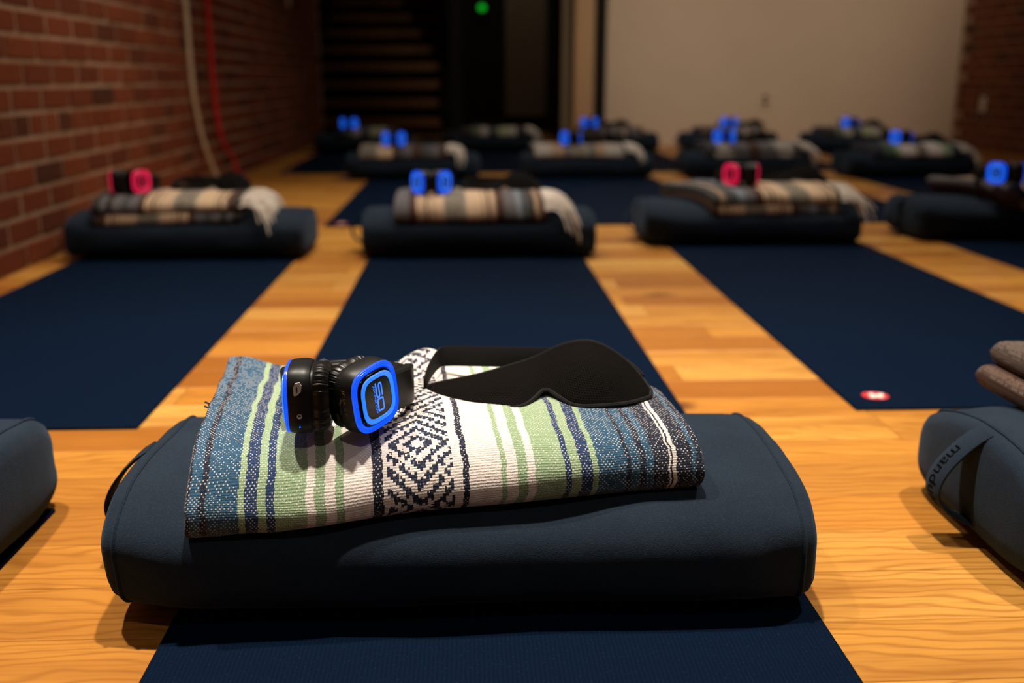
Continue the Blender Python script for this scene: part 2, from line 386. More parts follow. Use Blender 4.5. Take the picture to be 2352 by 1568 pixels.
# opening to the stair hall
tr = empty('trim_1', (.92, YB, 0)); tag(tr, 'wooden post and dark frame at the end of the beige wall', kind='structure')
MB().box(-.075, .08, .0, .14, -.018, CEIL).build('wooden_post', M['wood'], tr, smooth=False)
MB().box(.08, .17, -.02, .16, -.018, CEIL).build('dark_frame', M['dark'], tr, smooth=False)
MB().box(-.165, -.075, .10, .14, -.018, CEIL).build('side_panel', M['hall'], tr, smooth=False)
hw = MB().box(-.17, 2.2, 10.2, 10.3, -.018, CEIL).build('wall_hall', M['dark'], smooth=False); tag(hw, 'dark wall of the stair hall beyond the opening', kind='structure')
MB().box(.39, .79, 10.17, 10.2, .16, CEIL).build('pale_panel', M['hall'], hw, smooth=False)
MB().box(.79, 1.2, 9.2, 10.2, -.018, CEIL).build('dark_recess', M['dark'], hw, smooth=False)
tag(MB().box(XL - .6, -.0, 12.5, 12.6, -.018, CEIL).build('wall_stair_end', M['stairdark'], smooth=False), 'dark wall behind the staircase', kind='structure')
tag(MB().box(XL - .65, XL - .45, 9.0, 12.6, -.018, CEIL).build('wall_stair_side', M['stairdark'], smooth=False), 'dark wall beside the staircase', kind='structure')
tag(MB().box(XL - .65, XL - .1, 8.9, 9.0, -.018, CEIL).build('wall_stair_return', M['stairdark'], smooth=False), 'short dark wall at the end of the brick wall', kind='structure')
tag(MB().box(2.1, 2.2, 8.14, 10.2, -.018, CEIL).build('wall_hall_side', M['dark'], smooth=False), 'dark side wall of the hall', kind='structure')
st = empty('staircase', (-.86, 9.6, 0)); tag(st, 'dark wooden open staircase rising beyond the studio', 'staircase')
for i in range(10):
    y = i * .275; z = .155 + i * .172
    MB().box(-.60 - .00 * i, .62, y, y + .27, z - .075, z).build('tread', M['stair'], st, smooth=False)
    MB().box(-.58, .60, y + .22, y + .25, z - .247 + .172 * 0, z - .076).build('gap_shade', M['stairdark'], st, smooth=False)  # near-black board standing in for the shade of the open gap
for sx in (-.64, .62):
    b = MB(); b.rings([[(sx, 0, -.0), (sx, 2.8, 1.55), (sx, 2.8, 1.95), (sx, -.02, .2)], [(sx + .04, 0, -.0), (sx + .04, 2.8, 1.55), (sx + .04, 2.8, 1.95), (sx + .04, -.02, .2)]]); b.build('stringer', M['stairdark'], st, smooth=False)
rd = empty('access_reader', (.164, 10.2, 1.12)); tag(rd, 'small dark wall reader with a glowing green light in the hall', 'reader')
MB().box(-.05, .05, -.025, 0, -.05, .13).build('reader_body', M['dark'], rd, smooth=False)
b = MB(); b.rings([[(.035 * math.cos(a * math.pi / 8), yy, .064 + .03 * math.sin(a * math.pi / 8)) for a in range(16)] for yy in (-.025, -.032)]); b.build('status_light', M['green'], rd)
def wall_plate(name, label, cat, loc, rz, w, h, holes, mt='plate'):
    e = empty(name, loc, rz); tag(e, label, cat)
    b = MB(); c = .004
    b.rings([[(-w, 0, -h), (w, 0, -h), (w, 0, h), (-w, 0, h)], [(-w, -.005, -h), (w, -.005, -h), (w, -.005, h), (-w, -.005, h)], [(-w + c, -.009, -h + c), (w - c, -.009, -h + c), (w - c, -.009, h - c), (-w + c, -.009, h - c)]]).build('cover_plate', M[mt], e, smooth=False)
    for hx, hz, rw, rh in holes: MB().box(hx - rw, hx + rw, -.012, -.008, hz - rh, hz + rh).build('socket', M['slot'], e, smooth=False)
wall_plate('wall_outlet', 'double power outlet with dark sockets on the beige back wall', 'outlet', (2.361, YB, .354), 0, .036, .058, [(0, .024, .018, .015), (0, -.024, .018, .015)], 'plaster')
wall_plate('wall_outlet', 'pale power outlet on the dark brick wall at far right', 'outlet', (XR - .006, 7.527, .33), R(-90), .036, .058, [(0, .024, .010, .006), (0, -.024, .010, .006)])
wall_plate('light_switch', 'white switch box high on the left brick wall', 'switch', (XL + .004, 7.454, 1.075), R(90), .05, .065, [(0, 0, .006, .012)], 'plate')
# straps hanging down the brick wall
def strap(name, label, m, pts, w):
    e = catmull([(XL + dx, y, z) for y, z, dx in pts], 6)
    o = MB().ribbon(e, lambda t: (.35, .93, .0), w, .006).build(name, m); tag(o, label, 'strap')
strap('hanging_strap', 'cream webbing strap hanging down the red brick wall', M['strapw'], [(4.70, 2.4, .012), (4.705, 1.4, .012), (4.715, .86, .012), (4.712, .52, .013), (4.745, .36, .016), (4.80, .22, .025), (4.92, .05, .05), (5.0, .008, .10)], .030)
strap('hanging_strap', 'red webbing strap hanging down the brick wall beside the cream one', M['strapr'], [(5.10, 2.4, .012), (5.105, 1.4, .012), (5.108, .88, .012), (5.108, .48, .013), (5.125, .28, .018), (5.20, .19, .026), (5.30, .115, .04), (5.35, .035, .05), (5.37, .008, .09)], .032)
# ceiling lamp fixtures, those of the added lamps included
for lx, ly, lw, cone, lab in LAMPS:
    e = empty('ceiling_lamp', (lx, ly, CEIL)); tag(e, 'black ceiling lamp ' + lab, 'lamp')
    k = 20; cr = lambda r, z: [(r * math.cos(a * 2 * math.pi / k), r * math.sin(a * 2 * math.pi / k), z) for a in range(k)]
    MB().rings([cr(.012, 0), cr(.012, -.09)]).build('stem', M['metal'], e)
    MB().rings([cr(.03, -.08), cr(.06, -.10), cr(.065, -.20), cr(.062, -.20), cr(.057, -.105), cr(.02, -.09)]).build('housing', M['metal'], e)

for p, tg, lab in ((WALL_SPOT, (2.35, 8.0, 1.35), 'black track spot turned towards the beige wall'), (BRICK_FILL, (-1.25, 2.9, .95), 'added black track spot brightening the brick wall')):
    e = empty('track_spot', (p[0], p[1], CEIL)); tag(e, lab, 'lamp')
    q = (Vector(tg) - Vector(p)).to_track_quat('-Z', 'Y')
    MB().rings([cr(.012, 0), cr(.012, -.08)]).build('stem', M['metal'], e)
    h = MB().rings([cr(.03, .12), cr(.05, .10), cr(.055, .02), cr(.05, .02), cr(.045, .095), cr(.02, .10)]).build('housing', M['metal'], e, (0, 0, -.2)); h.rotation_euler = q.to_euler()

# ================================================================ YOGA MATS
MW, ML, MT = .64, 1.73, .005
def logo_meshes():
    k = 28; z = .0004
    b = MB().rings([[(.022 * math.cos(a * 2 * math.pi / k), .021 * math.sin(a * 2 * math.pi / k), zz) for a in range(k)] for zz in (0, z)])
    red = b.mesh('logo', M['logored'], smooth=False)
    w = MB()
    for pts in ([(-.013, -.009), (-.006, -.003), (-.008, .008), (.000, .013), (.002, .002), (.006, .008), (.014, .010), (.012, -.002), (.006, -.006), (.008, -.015), (-.001, -.007), (-.005, -.011)],):
        w.rings([[(x * 1.22, y * 1.15, zz) for x, y in pts] for zz in (z, z + .0003)])
    return red, w.mesh('logo_emblem', M['logowhite'], smooth=False)
LOGO, EMBLEM = logo_meshes()
def mat_mesh():
    b = MB(); w, l, c = MW / 2, ML, .0012
    r = lambda s, z: [(-w + s, s, z), (w - s, s, z), (w - s, l - s, z), (-w + s, l - s, z)]
    b.rings([r(0, 0), r(0, MT - c), r(c, MT)]); return b.mesh('mat_body', M['mat'], smooth=False)
MATM = mat_mesh()
def yoga_mat(cx, y0, label, rz=0.0):
    e = empty('yoga_mat', (cx, y0, 0), rz); tag(e, label, 'yoga mat', 'navy yoga mats in rows')
    link('mat_body', MATM, e)
    l = link('logo', LOGO, e, (-MW / 2 + .055, .062, MT)); link('logo_emblem', EMBLEM, l)
    return e

# ================================================================ BOLSTERS
BLEN, BHY, BHZ, BEX = .657, .170, .0665, 2.5
def sup(a, hx, hy, ex):
    c, s = math.cos(a), math.sin(a)
    return math.copysign(abs(c) ** (2 / ex), c) * hx, math.copysign(abs(s) ** (2 / ex), s) * hy
def bolster_ring(x, s, k=72, amp=0.0, seed=0.0, sy=None, sag=0.0):
    out = []
    for j in range(k):
        a = j * 2 * math.pi / k
        y, z = sup(a, BHY * (sy or s), BHZ * s, BEX if a < math.pi else 3.6)
        d = noise.noise(Vector((x * 7 + seed, y * 9, z * 12))) * amp + noise.noise(Vector((x * 30 + seed, y * 26, z * 30))) * amp * .25
        ff = 1 + d / .1
        zz = z * ff
        if z > 0: zz -= sag * (1 - (2 * x / BLEN) ** 2)
        out.append((x, y * ff, max(zz + BHZ, .0005)))
    return out
def bolster_meshes(seed):
    L = BLEN / 2; b = MB(); rings = []; n = 44
    for i in range(n + 1):
        x = -L + 2 * L * i / n; e = (L - abs(x)) / .075
        s = 1.0 - (.05 * max(0, 1 - e) ** 2)
        wr = .0028 + .008 * max(0, 1 - e)
        rings.append(bolster_ring(x, s, amp=wr, seed=seed, sag=.006))
    body = b.rings(rings, cap0=False, cap1=False).mesh('cover', M['suede'])
    caps = []
    for sg in (-1, 1):
        prof = [(L - .002, .945), (L + .005, .938), (L + .0115, .915), (L + .017, .865), (L + .0215, .76), (L + .0245, .57), (L + .0265, .3), (L + .027, .04)]
        rr = []
        for x, s in prof:
            rr.append(bolster_ring(sg * x, s, amp=.0108, seed=seed))
        c = MB().rings(rr, cap0=False, cap1=True); caps.append(c.mesh('end_cap', M['suede']))
    pip = []
    for sg in (-1, 1):
        pts = [Vector(p) * 1.0 for p in bolster_ring(sg * (L + .001), .951, amp=.0108, seed=seed)]; pts.append(pts[0])
        pip.append(MB().tube(pts, .0022, 5).mesh('seam_piping', M['suede']))
    hp = []
    N = 22
    for i in range(N + 1):
        t = i / N; z = .128 - .112 * t
        hp.append((-L - .012 - .052 * math.sin(math.pi * t) ** .8, -.0 + .004 * math.sin(3 * t), z - .012 * math.sin(math.pi * t)))
    handle = MB().ribbon(hp, lambda t: (0, 1, 0), .034, .0035).mesh('handle', M['suede'])
    tm = text_mesh('manduka', .024, M['letter'], 'lettering', .0002, .0, 1.02)
    H = [Vector(p) for p in hp]; cl = [0]
    for i in range(N): cl.append(cl[-1] + (H[i + 1] - H[i]).length)
    tot = cl[-1]
    for v in tm.vertices:                           # text runs down the strap
        d = min(max(tot * .47 + v.co.x, 0), tot * .999); i = max(q for q in range(N) if cl[q] <= d); f = (d - cl[i]) / (cl[i + 1] - cl[i])
        p = H[i].lerp(H[i + 1], f); tg = (H[i + 1] - H[i]).normalized(); nn = Vector((0, 1, 0)).cross(tg).normalized()
        if nn.x > 0: nn = -nn
        v.co = p + Vector((0, -1, 0)) * (v.co.y - .001) + nn * (.0019 + (.0003 if v.co.z > 0 else 0))
    return body, caps, pip, handle, tm
BSETS = [bolster_meshes(s) for s in (1.3, 8.7, 15.2)]
def bolster(cx, cy, label, rz=0.0, var=0, sx=1.0):
    e = empty('yoga_bolster', (cx, cy, MT), rz); tag(e, label, 'bolster', 'navy bolsters on the mats')
    body, caps, pip, handle, tm = BSETS[var % 3]
    link('cover', body, e)
    for c, p in zip(caps, pip): o = link('end_cap', c, e); link('seam_piping', p, o)
    h = link('handle', handle, e); link('lettering', tm, h)
    e.scale = (sx, 1, 1)
    return e

# ================================================================ BLANKETS
def bilerp(A, B, C, D, u, t):
    return (A[0] * (1 - u) * (1 - t) + B[0] * u * (1 - t) + C[0] * (1 - u) * t + D[0] * u * t,
            A[1] * (1 - u) * (1 - t) + B[1] * u * (1 - t) + C[1] * (1 - u) * t + D[1] * u * t)
def blanket(label, A, B, C, D, zs, layers, m, NU=60, NV=10, W=.48, fringe=0, lump=None, amp=.004, seed=0.0, side='right', flare=0.0):
    """corners front-left, front-right, back-left, back-right; zs(t) = height of the support; layers = thickness of each fold"""
    e = empty('folded_blanket', ((A[0] + B[0]) / 2, (A[1] + C[1]) / 2, zs((A[1] + C[1]) / 2))); tag(e, label, 'blanket', 'folded striped blankets')
    depth = math.hypot(A[0] - C[0], A[1] - C[1])
    org = e.location; h0 = 0.0; single = len(layers) == 1; h = sum(layers)
    for li, th in enumerate(layers):
        prof = []; r = th / 2; n = 12; k = 1.7 if single else 1.15; off = .022 * (li % 2); c0 = off + k * r / depth
        for i in range(NV + 1): prof.append((1 - i / NV * (1 - c0), 0.0))
        for i in range(1, n + 1):
            a = -math.pi / 2 + math.pi * i / n
            prof.append((c0 - math.cos(a) * k * r / depth * (1 if a > 0 else .55) - (0 if a > 0 else .45 * k * r / depth * min(1, i / 2)), r + math.sin(a) * r))
        NT_ = NV * 3
        for i in range(1, NT_ + 1): prof.append((c0 + (1 - c0) * i / NT_, th))
        for i in range(1, 8):
            a = math.pi / 2 - math.pi * i / 8; prof.append((1 + math.cos(a) * r * .6 / depth, r + math.sin(a) * r))
        s = [0.0]                                   # arc length for the UV
        for i in range(1, len(prof)): s.append(s[-1] + math.hypot((prof[i][0] - prof[i - 1][0]) * depth, prof[i][1] - prof[i - 1][1]))
        K = len(prof); V = []; F = []; UVS = []
        us = [q / NU for q in range(NU + 1)]
        us = sorted(us + [.004, .009, .016, .984, .991, .996])
        e0 = .006 if single and NU > 100 else .026; lo = .78 if single and NU > 100 else .30
        for u in us:
            for j, (t, hh) in enumerate(prof):
                x, y = bilerp(A, B, C, D, u, t)
                ed = min(u, 1 - u) / e0; fe = 1.0 if ed >= 1 else lo + (1 - lo) * math.sqrt(max(0, 1 - (1 - ed) ** 2))
                z = zs(y) + h0 + (hh if single and NU > 100 and hh < r else r + (hh - r) * fe)
                f = (h0 + hh) / h
                z += noise.noise(Vector((x * 9 + seed, y * 7, 0))) * amp * f + noise.noise(Vector((x * 28 + seed, y * 22, 4))) * amp * .35 * f
                x += noise.noise(Vector((y * 14, (h0 + hh) * 60, seed))) * .003 + (.008 * math.sin(3.1 * li + seed) if not single else 0)
                y += noise.noise(Vector((x * 10 + seed, (h0 + hh) * 40, 9))) * amp * .8 * (1 - .6 * t)
                if lump: z += lump(u, t) * f
                V.append((x - org.x, y - org.y, z - org.z)); UVS.append(((u if (len(layers) - 1 - li) % 2 == 0 else 1 - u) * W, s[j]))
        NC = len(us) - 1
        for i in range(NC):
            for j in range(K):
                a = i * K + j; b = i * K + (j + 1) % K
                F.append((a, a + K, b + K, b))
        me = bpy.data.meshes.new('cloth'); me.from_pydata(V, [], F + [tuple(range(K)), tuple(NC * K + j for j in range(K))])
        uvl = me.uv_layers.new(name='UVMap')
        for lp in me.loops: uvl.data[lp.index].uv = UVS[lp.vertex_index]
        for p in me.polygons[:NC * K]:              # the seam keeps its own arc length
            vs = [me.loops[l].vertex_index % K for l in p.loop_indices]
            if 0 in vs and K - 1 in vs:
                for l in p.loop_indices:
                    if me.loops[l].vertex_index % K == 0: uvl.data[l].uv[1] = s[-1] + .004
        for p in me.polygons[NC * K:]:              # cut ends: threads run level
            for l in p.loop_indices: uvl.data[l].uv = (UVS[me.loops[l].vertex_index][0], prof[me.loops[l].vertex_index % K][1])
        for p in me.polygons: p.use_smooth = True
        bm = bmesh.new(); bm.from_mesh(me); bmesh.ops.recalc_face_normals(bm, faces=bm.faces); bm.to_mesh(me); bm.free()
        me.set_sharp_from_angle(angle=R(55))
        me.materials.append(m); link('fold' if not single else 'cloth', me, e)
        h0 += th
    if fringe:
        b = MB(); rg = random.Random(seed * 10 + 3)
        for q in range(fringe):
            t = .02 + .9 * q / fringe + rg.uniform(-.01, .01); u = 1.0 if side == 'right' else 0.0; sg = 1 if side == 'right' else -1
            x, y = bilerp(A, B, C, D, u, t); z = zs(y) + h * rg.uniform(.65, .95)
            L = rg.uniform(.07, .125); dr = rg.uniform(.5, 1.5) + flare; yy = rg.uniform(-.075, .0)
            pts = [(x - sg * .006, y, z), (x + sg * L * .35, y + yy * .3, z + .003), (x + sg * L * .65, y + yy * .7, z - .02 * dr), (x + sg * L * .8, y + yy, z - .06 * dr)]
            b.tube([Vector(p) - Vector(org) for p in catmull(pts, 3)], rg.uniform(.0018, .0028), 4)
        o = b.build('fringe', M['fringe'], e); tag(o, 'pale twisted cotton fringe', kind='stuff')
    return e

WHT = (.80, .72, .67); GRN = (.29, .41, .24); BLU = (.022, .085, .16); DBL = (.014, .04, .115); NVY = (.010, .015, .036)
edges = [(418, NVY), (424, BLU), (449, NVY), (464, BLU), (532, GRN), (548, DBL), (573, GRN), (596, DBL), (613, GRN), (684, WHT), (701, GRN), (724, WHT), (748, GRN), (766, WHT), (833, NVY), (854, WHT), (1038, NVY), (1055, WHT), (1126, GRN), (1143, WHT), (1168, GRN), (1187, WHT), (1207, GRN), (1279, DBL), (1294, GRN), (1315, DBL), (1343, GRN), (1356, BLU), (1426, NVY), (1437, BLU), (1462, NVY), (1477, BLU), (1496, NVY), (1532, WHT), (1538, NVY), (1542, WHT), (1549, NVY), (1586, BLU), (1597, NVY), (1618, NVY)]
segs0 = [(edges[i + 1][0] - edges[i][0], edges[i][1]) for i in range(len(edges) - 1)]
BK_FRONT = m_blanket('falsa_blue_green', segs0, .485, band=((860 - 418) / 1200, (1032 - 418) / 1200, .125, 3.6))
CRM = (.66, .47, .31); BRN = (.06, .024, .014); BLK = (.012, .011, .012); GRY = (.12, .115, .125); LGB = (.19, .23, .27); TAN = (.38, .25, .16); PAT = (.42, .36, .28); DGR = (.05, .055, .06); LGY = (.42, .38, .34)
pin = [(.5, CRM), (.4, TAN), (.5, CRM), (.4, BRN), (.6, CRM), (.3, TAN)]
P_A = [(1.5, BLK), (1, GRY), (1, BLK), (1.6, GRY), (1.2, DGR), (1.6, GRY), (1, BRN)] + pin + [(2.2, CRM), (4, PAT), (2.4, CRM)] + pin + [(1.4, BRN), (1, BLK)]
P_A2 = [(1.8, BLK)] + pin + [(2.4, CRM), (4, PAT), (2.4, CRM)] + pin + [(1.2, BRN), (1.5, GRY), (1, BRN), (1.8, GRY), (1.5, LGB), (.8, GRY)]
P_B = [(2.4, GRY), (1.2, BRN)] + pin + [(1.6, CRM), (3.6, PAT), (2.0, CRM)] + pin + [(1.3, BRN), (2, GRY), (.9, LGB), (1.3, DGR), (.7, BLK), (.7, TAN), (1.2, BRN)]
P_C = [(1.2, DGR), (.8, TAN), (2.0, DGR), (1.3, LGB), (1.4, GRY), (1.2, BRN)] + pin + [(1.4, CRM), (3.4, PAT), (1.5, CRM)] + pin + [(1, BRN)]
P_D = [(1, GRY), (.6, BLK), (.8, TAN), (.6, BLK), (1.2, GRY), (.6, BLK), (.9, TAN), (.5, BLK), (1.1, GRY), (.7, BLK), (.8, TAN), (.9, BRN)]
P_E = [(2.2, PAT), (1.8, CRM), (.6, BRN), (.8, DGR), (1, GRY), (1.2, BRN), (1, DGR), (1.2, GRY), (1, BRN)]
P_F = [(2.4, LGY), (2, TAN), (1, GRY), (2.6, PAT), (1, GRY), (1.5, TAN), (2.6, LGY), (.8, DGR)]
P_G = [(1.2, DGR), (1.5, LGY), (2.5, GRY), (1.5, BRN), (2.0, GRY), (2.4, LGY), (1.2, BLK)]
P_H = [(1.6, NVY), (1.4, (.06, .11, .06)), (.7, GRN), (2, WHT), (1.6, PAT), (2, WHT), (1.2, GRN), (1.4, NVY)]
P_I = [(1.5, BLK), (1.2, (.10, .13, .08)), (1.2, LGY), (1.5, DGR), (1.6, (.35, .38, .22)), (1.2, LGY), (1.6, BLK)]
P_J = [(2.6, (.050, .030, .023)), (.6, GRY), (.9, BRN), (.5, LGB), (.8, (.085, .045, .030)), (.5, LGY), (.6, BRN), (1, GRY), (.8, BRN)]
def pal(name, segs, pat=True):
    tot = sum(s[0] for s in segs); b = None; p = 0
    for w, c in segs:
        if c is PAT and pat: b = (p / tot, (p + w) / tot, .09, 4.0)
        p += w
    return m_blanket(name, segs, .48, band=b, speck=.5 if name.endswith('_j') else .15, heather=1.1 if name.endswith('_j') else 1.0, dark=(.02, .018, .016), light=(.55, .46, .38))
BK = {k: pal('falsa_' + k, v) for k, v in dict(a=P_A, a2=P_A2, b=P_B, c=P_C, d=P_D, e=P_E, f=P_F, g=P_G, h=P_H, i=P_I, j=P_J).items()}

# ================================================================ HEADPHONES
def se_ring(s, z, hp=.0365, hq=.039, k=64, ex=3.4, wr=0.0):
    out = []
    for j in range(k):
        x, y = sup(j * 2 * math.pi / k, hp * s, hq * s, ex)
        f = 1 + (wr * math.sin(j * 2 * math.pi / k * 27 + 1.5 * math.sin(j * .7)) if wr else 0)
        out.append((x * f, y * f, z))
    return out
def stroke(pts, w, z, b):
    """flat stroked path with square ends in the XY plane"""
    P = [Vector((x, y)) for x, y in pts]; L = []; Rr = []
    for i, p in enumerate(P):
        d0 = (P[i] - P[i - 1]).normalized() if i else (P[1] - P[0]).normalized()
        d1 = (P[i + 1] - P[i]).normalized() if i < len(P) - 1 else d0
        t = (d0 + d1).normalized(); n = Vector((-t.y, t.x)); sc = w / 2 / max(.5, n.dot(Vector((-d0.y, d0.x))))
        L.append(p + n * sc); Rr.append(p - n * sc)
    b.rings([[(l.x, l.y, z), (r.x, r.y, z), (r.x, r.y, z + .0003), (l.x, l.y, z + .0003)] for l, r in zip(L, Rr)])
def cup_meshes():
    d = {}
    d['ear_cup'] = MB().rings([se_ring(s, z) for s, z in ((.5, .009), (.86, .009), (.90, .011), (.90, .013), (.955, .014), (.985, .017), (1.0, .021), (1.0, .028), (.985, .034), (.955, .0375), (.90, .038), (.3, .038))]).mesh('ear_cup', M['black'])
    d['ear_cushion'] = MB().rings([se_ring(s, z, k=220, wr=w) for s, z, w in ((.45, .006, 0), (.52, .0, .004), (.66, -.005, .008), (.80, -.006, .012), (.90, -.002, .017), (.945, .003, .02), (.935, .007, .017), (.89, .0105, .008), (.5, .0115, 0))]).mesh('ear_cushion', M['leather'])
    rp = [(.955, .0374), (.962, .039), (.955, .0405), (.94, .0410), (.925, .0404), (.91, .0416), (.89, .0408), (.865, .0418), (.84, .0408), (.815, .0412), (.795, .0400), (.79, .038)]
    d['light_ring'] = MB().rings([se_ring(s, z) for s, z in rp], cap0=False, cap1=False).mesh('light_ring', M['blue'])
    d['raised_plate'] = MB().rings([se_ring(s, z) for s, z in ((.795, .0380), (.79, .0402), (.74, .0426), (.715, .0430), (.705, .0425), (.3, .0425))], cap0=False).mesh('raised_plate', M['gloss'])
    ip = [(.715, .0425), (.71, .0440), (.69, .0446), (.665, .0439), (.64, .0444), (.61, .0438), (.59, .0443), (.575, .0436), (.57, .0425)]
    d['inner_light_ring'] = MB().rings([se_ring(s, z) for s, z in ip], cap0=False, cap1=False).mesh('inner_light_ring', M['blue2'])
    d['logo_plate'] = MB().rings([se_ring(s, z) for s, z in ((.582, .0425), (.58, .0434), (.5, .0436))], cap0=False).mesh('logo_plate', M['gloss'])
    # logo: angular S and O with a small line of lettering under them; reading direction = -Y, letter tops = +X
    b = MB(); w = .0019
    def T(x, y): return (y, -x)
    def arcs(pts): return [T(*p) for p in pts]
    kx = 1.42
    stroke(arcs([(x * kx, y) for x, y in [(-.0005, .0062), (-.0098, .0062), (-.0112, .0052), (-.0112, .0032), (-.0098, .0020), (-.0016, .0020), (-.0004, .0010), (-.0004, -.0012), (-.0018, -.0024), (-.0125, -.0024)]]), w, .0436, b)
    stroke(arcs([(x * kx, y) for x, y in [(.0050, .0062), (.0100, .0062), (.0110, .0052), (.0110, -.0014), (.0100, -.0024), (.0024, -.0024), (.0014, -.0014), (.0014, .0052), (.0024, .0062), (.0052, .0062)]]), w, .0436, b)
    lg = b.mesh('logo', M['blue2'], smooth=False)
    tm = text_mesh('SOUND OFF', .0040, M['blue2'], 'logo', .0001, .25, 1.5)
    bm = bmesh.new(); bm.from_mesh(lg); n0 = len(bm.verts); bm.from_mesh(tm); bm.verts.ensure_lookup_table()
    for v in list(bm.verts)[n0:]: x, y, z = v.co; v.co = (y - .0058, -x, .0438 + z)
    bm.to_mesh(lg); bm.free(); d['logo'] = lg
    # regulatory print on the rim, facing -X
    b2 = bmesh.new()
    for body, size, off, dz, sx in (('FC  UK  C E', .0058, .0, .0275, 1.0), ('CA', .0036, -.001, .0225, 1.0), ('Made in China', .0026, .008, .0205, 1.0)):
        tm = text_mesh(body, size, M['print'], 'x', .00008, 0, sx); n0 = len(b2.verts); b2.from_mesh(tm)
        for v in list(b2.verts)[n0:]: x, y, z = v.co; v.co = (-.0366 - z - .0002, -(x + off - .006), dz + y)
    pm = bpy.data.meshes.new('rim_print'); b2.to_mesh(pm); b2.free(); pm.materials.append(M['print']); d['rim_print'] = pm
    # charging port patch and jack on the rim, facing -X (left cup: world up = -Y)
    b = MB(); pp = [(-.026, .0235), (-.0245, .0285), (-.020, .0305), (-.0125, .0305), (-.0105, .0295), (-.0115, .0265), (-.0155, .0225), (-.022, .0215)]
    b.rings([[(xx, y, z) for y, z in pp] for xx in (-.0355, -.0371)]); d['charging_port'] = b.mesh('charging_port', M['port'], smooth=False)
    b = MB(); b.rings([[(xx, -.0178 +   .0036 * math.cos(a * math.pi / 8), .0268 + .0009 * math.sin(a * math.pi / 8)) for a in range(16)] for xx in (-.037, -.0375)]); d['port_slot'] = b.mesh('port_slot', M['slot'], smooth=False)
    cc = lambda r, xx: [(xx, .0125 + r * math.cos(a * math.pi / 8), .0255 + r * math.sin(a * math.pi / 8)) for a in range(16)]
    d['audio_jack'] = MB().rings([cc(.0028, -.036), cc(.0028, -.0369), cc(.0019, -.0369), cc(.0018, -.0362)]).mesh('audio_jack', M['port'], smooth=False)
    c2 = lambda r, xx: [(xx, .0245 + r * math.cos(a * math.pi / 4), .0255 + r * math.sin(a * math.pi / 4)) for a in range(8)]
    d['status_light'] = MB().rings([c2(.0008, -.0355), c2(.0008, -.0369)]).mesh('status_light', M['blue2'], smooth=False)
    return d
CUP = cup_meshes()
def band_meshes():
    pts = catmull([(-.058, .030, -.004), (-.068, .062, -.006), (-.066, .105, -.010), (-.030, .148, -.013), (.022, .150, -.013), (.064, .112, -.010), (.072, .068, -.006), (.055, .034, -.004)], 10)
    wd = lambda t: .040 - .012 * math.sin(math.pi * t)
    hb = MB().ribbon(pts, lambda t: (0, 0, 1), wd, .008).mesh('headband', M['black'])
    inner = [Vector((p.x * .9, .02 + (p.y - .02) * .94, p.z)) for p in pts[18:-18]]
    pad = MB().ribbon(inner, lambda t: (0, 0, 1), .028, .012).mesh('headband_pad', M['leather'])
    arms = []
    for seq in (pts[:14], pts[-14:]):
        arms.append(MB().ribbon(seq, lambda t: (0, 0, 1), .046, .0125).mesh('slider_arm', M['black']))
    return hb, pad, arms
BAND = band_meshes()
def cup(parent, side, loc, az, glow, detail, tilt=0.0, roll=0.0):
    """az = direction of the outer face (degrees, 0 = +X, -90 = towards the viewer)"""
    n = Vector((math.cos(R(az)), math.sin(R(az)), math.sin(R(tilt)))).normalized()
    q = Vector((0, 0, 1)) if side == 'R' else Vector((0, 0, -1)); q = (q - n * q.dot(n)).normalized(); p = q.cross(n)
    rm = Matrix.Rotation(R(roll), 3, n); p = rm @ p; q = rm @ q
    o = link('ear_cup', CUP['ear_cup'], parent)
    o.matrix_local = Matrix(((p.x, q.x, n.x, loc[0]), (p.y, q.y, n.y, loc[1]), (p.z, q.z, n.z, loc[2]), (0, 0, 0, 1)))
    names = ['ear_cushion', 'light_ring', 'raised_plate', 'inner_light_ring', 'logo_plate', 'logo']
    if detail: names += ['rim_print'] if side == 'R' else ['charging_port', 'port_slot', 'audio_jack', 'status_light']
    for nm in names:
        c = link(nm, CUP[nm], o)
        if glow == 'pink' and nm in ('light_ring', 'inner_light_ring', 'logo'):
            c.material_slots[0].link = 'OBJECT'; c.material_slots[0].material = M['pink']
        if nm == 'light_ring': tag(c, 'glowing %s light ring' % glow)
    return o
def headphones(label, loc, rz, glow, azl, azr, cl, cr, detail=False, s=.88, roll=0.0):
    e = empty('headphones', loc, rz); tag(e, label, 'headphones', 'glowing headphones on the blankets'); e.scale = (s, s, s)
    cup(e, 'L', (*cl, .039), azl, glow, detail); cup(e, 'R', (*cr, .039), azr, glow, detail, roll=roll)
    hb, pad, arms = BAND
    h = link('headband', hb, e, (0, 0, .036)); link('headband_pad', pad, h)
    for a in arms: link('slider_arm', a, e, (0, 0, .036))
    return e

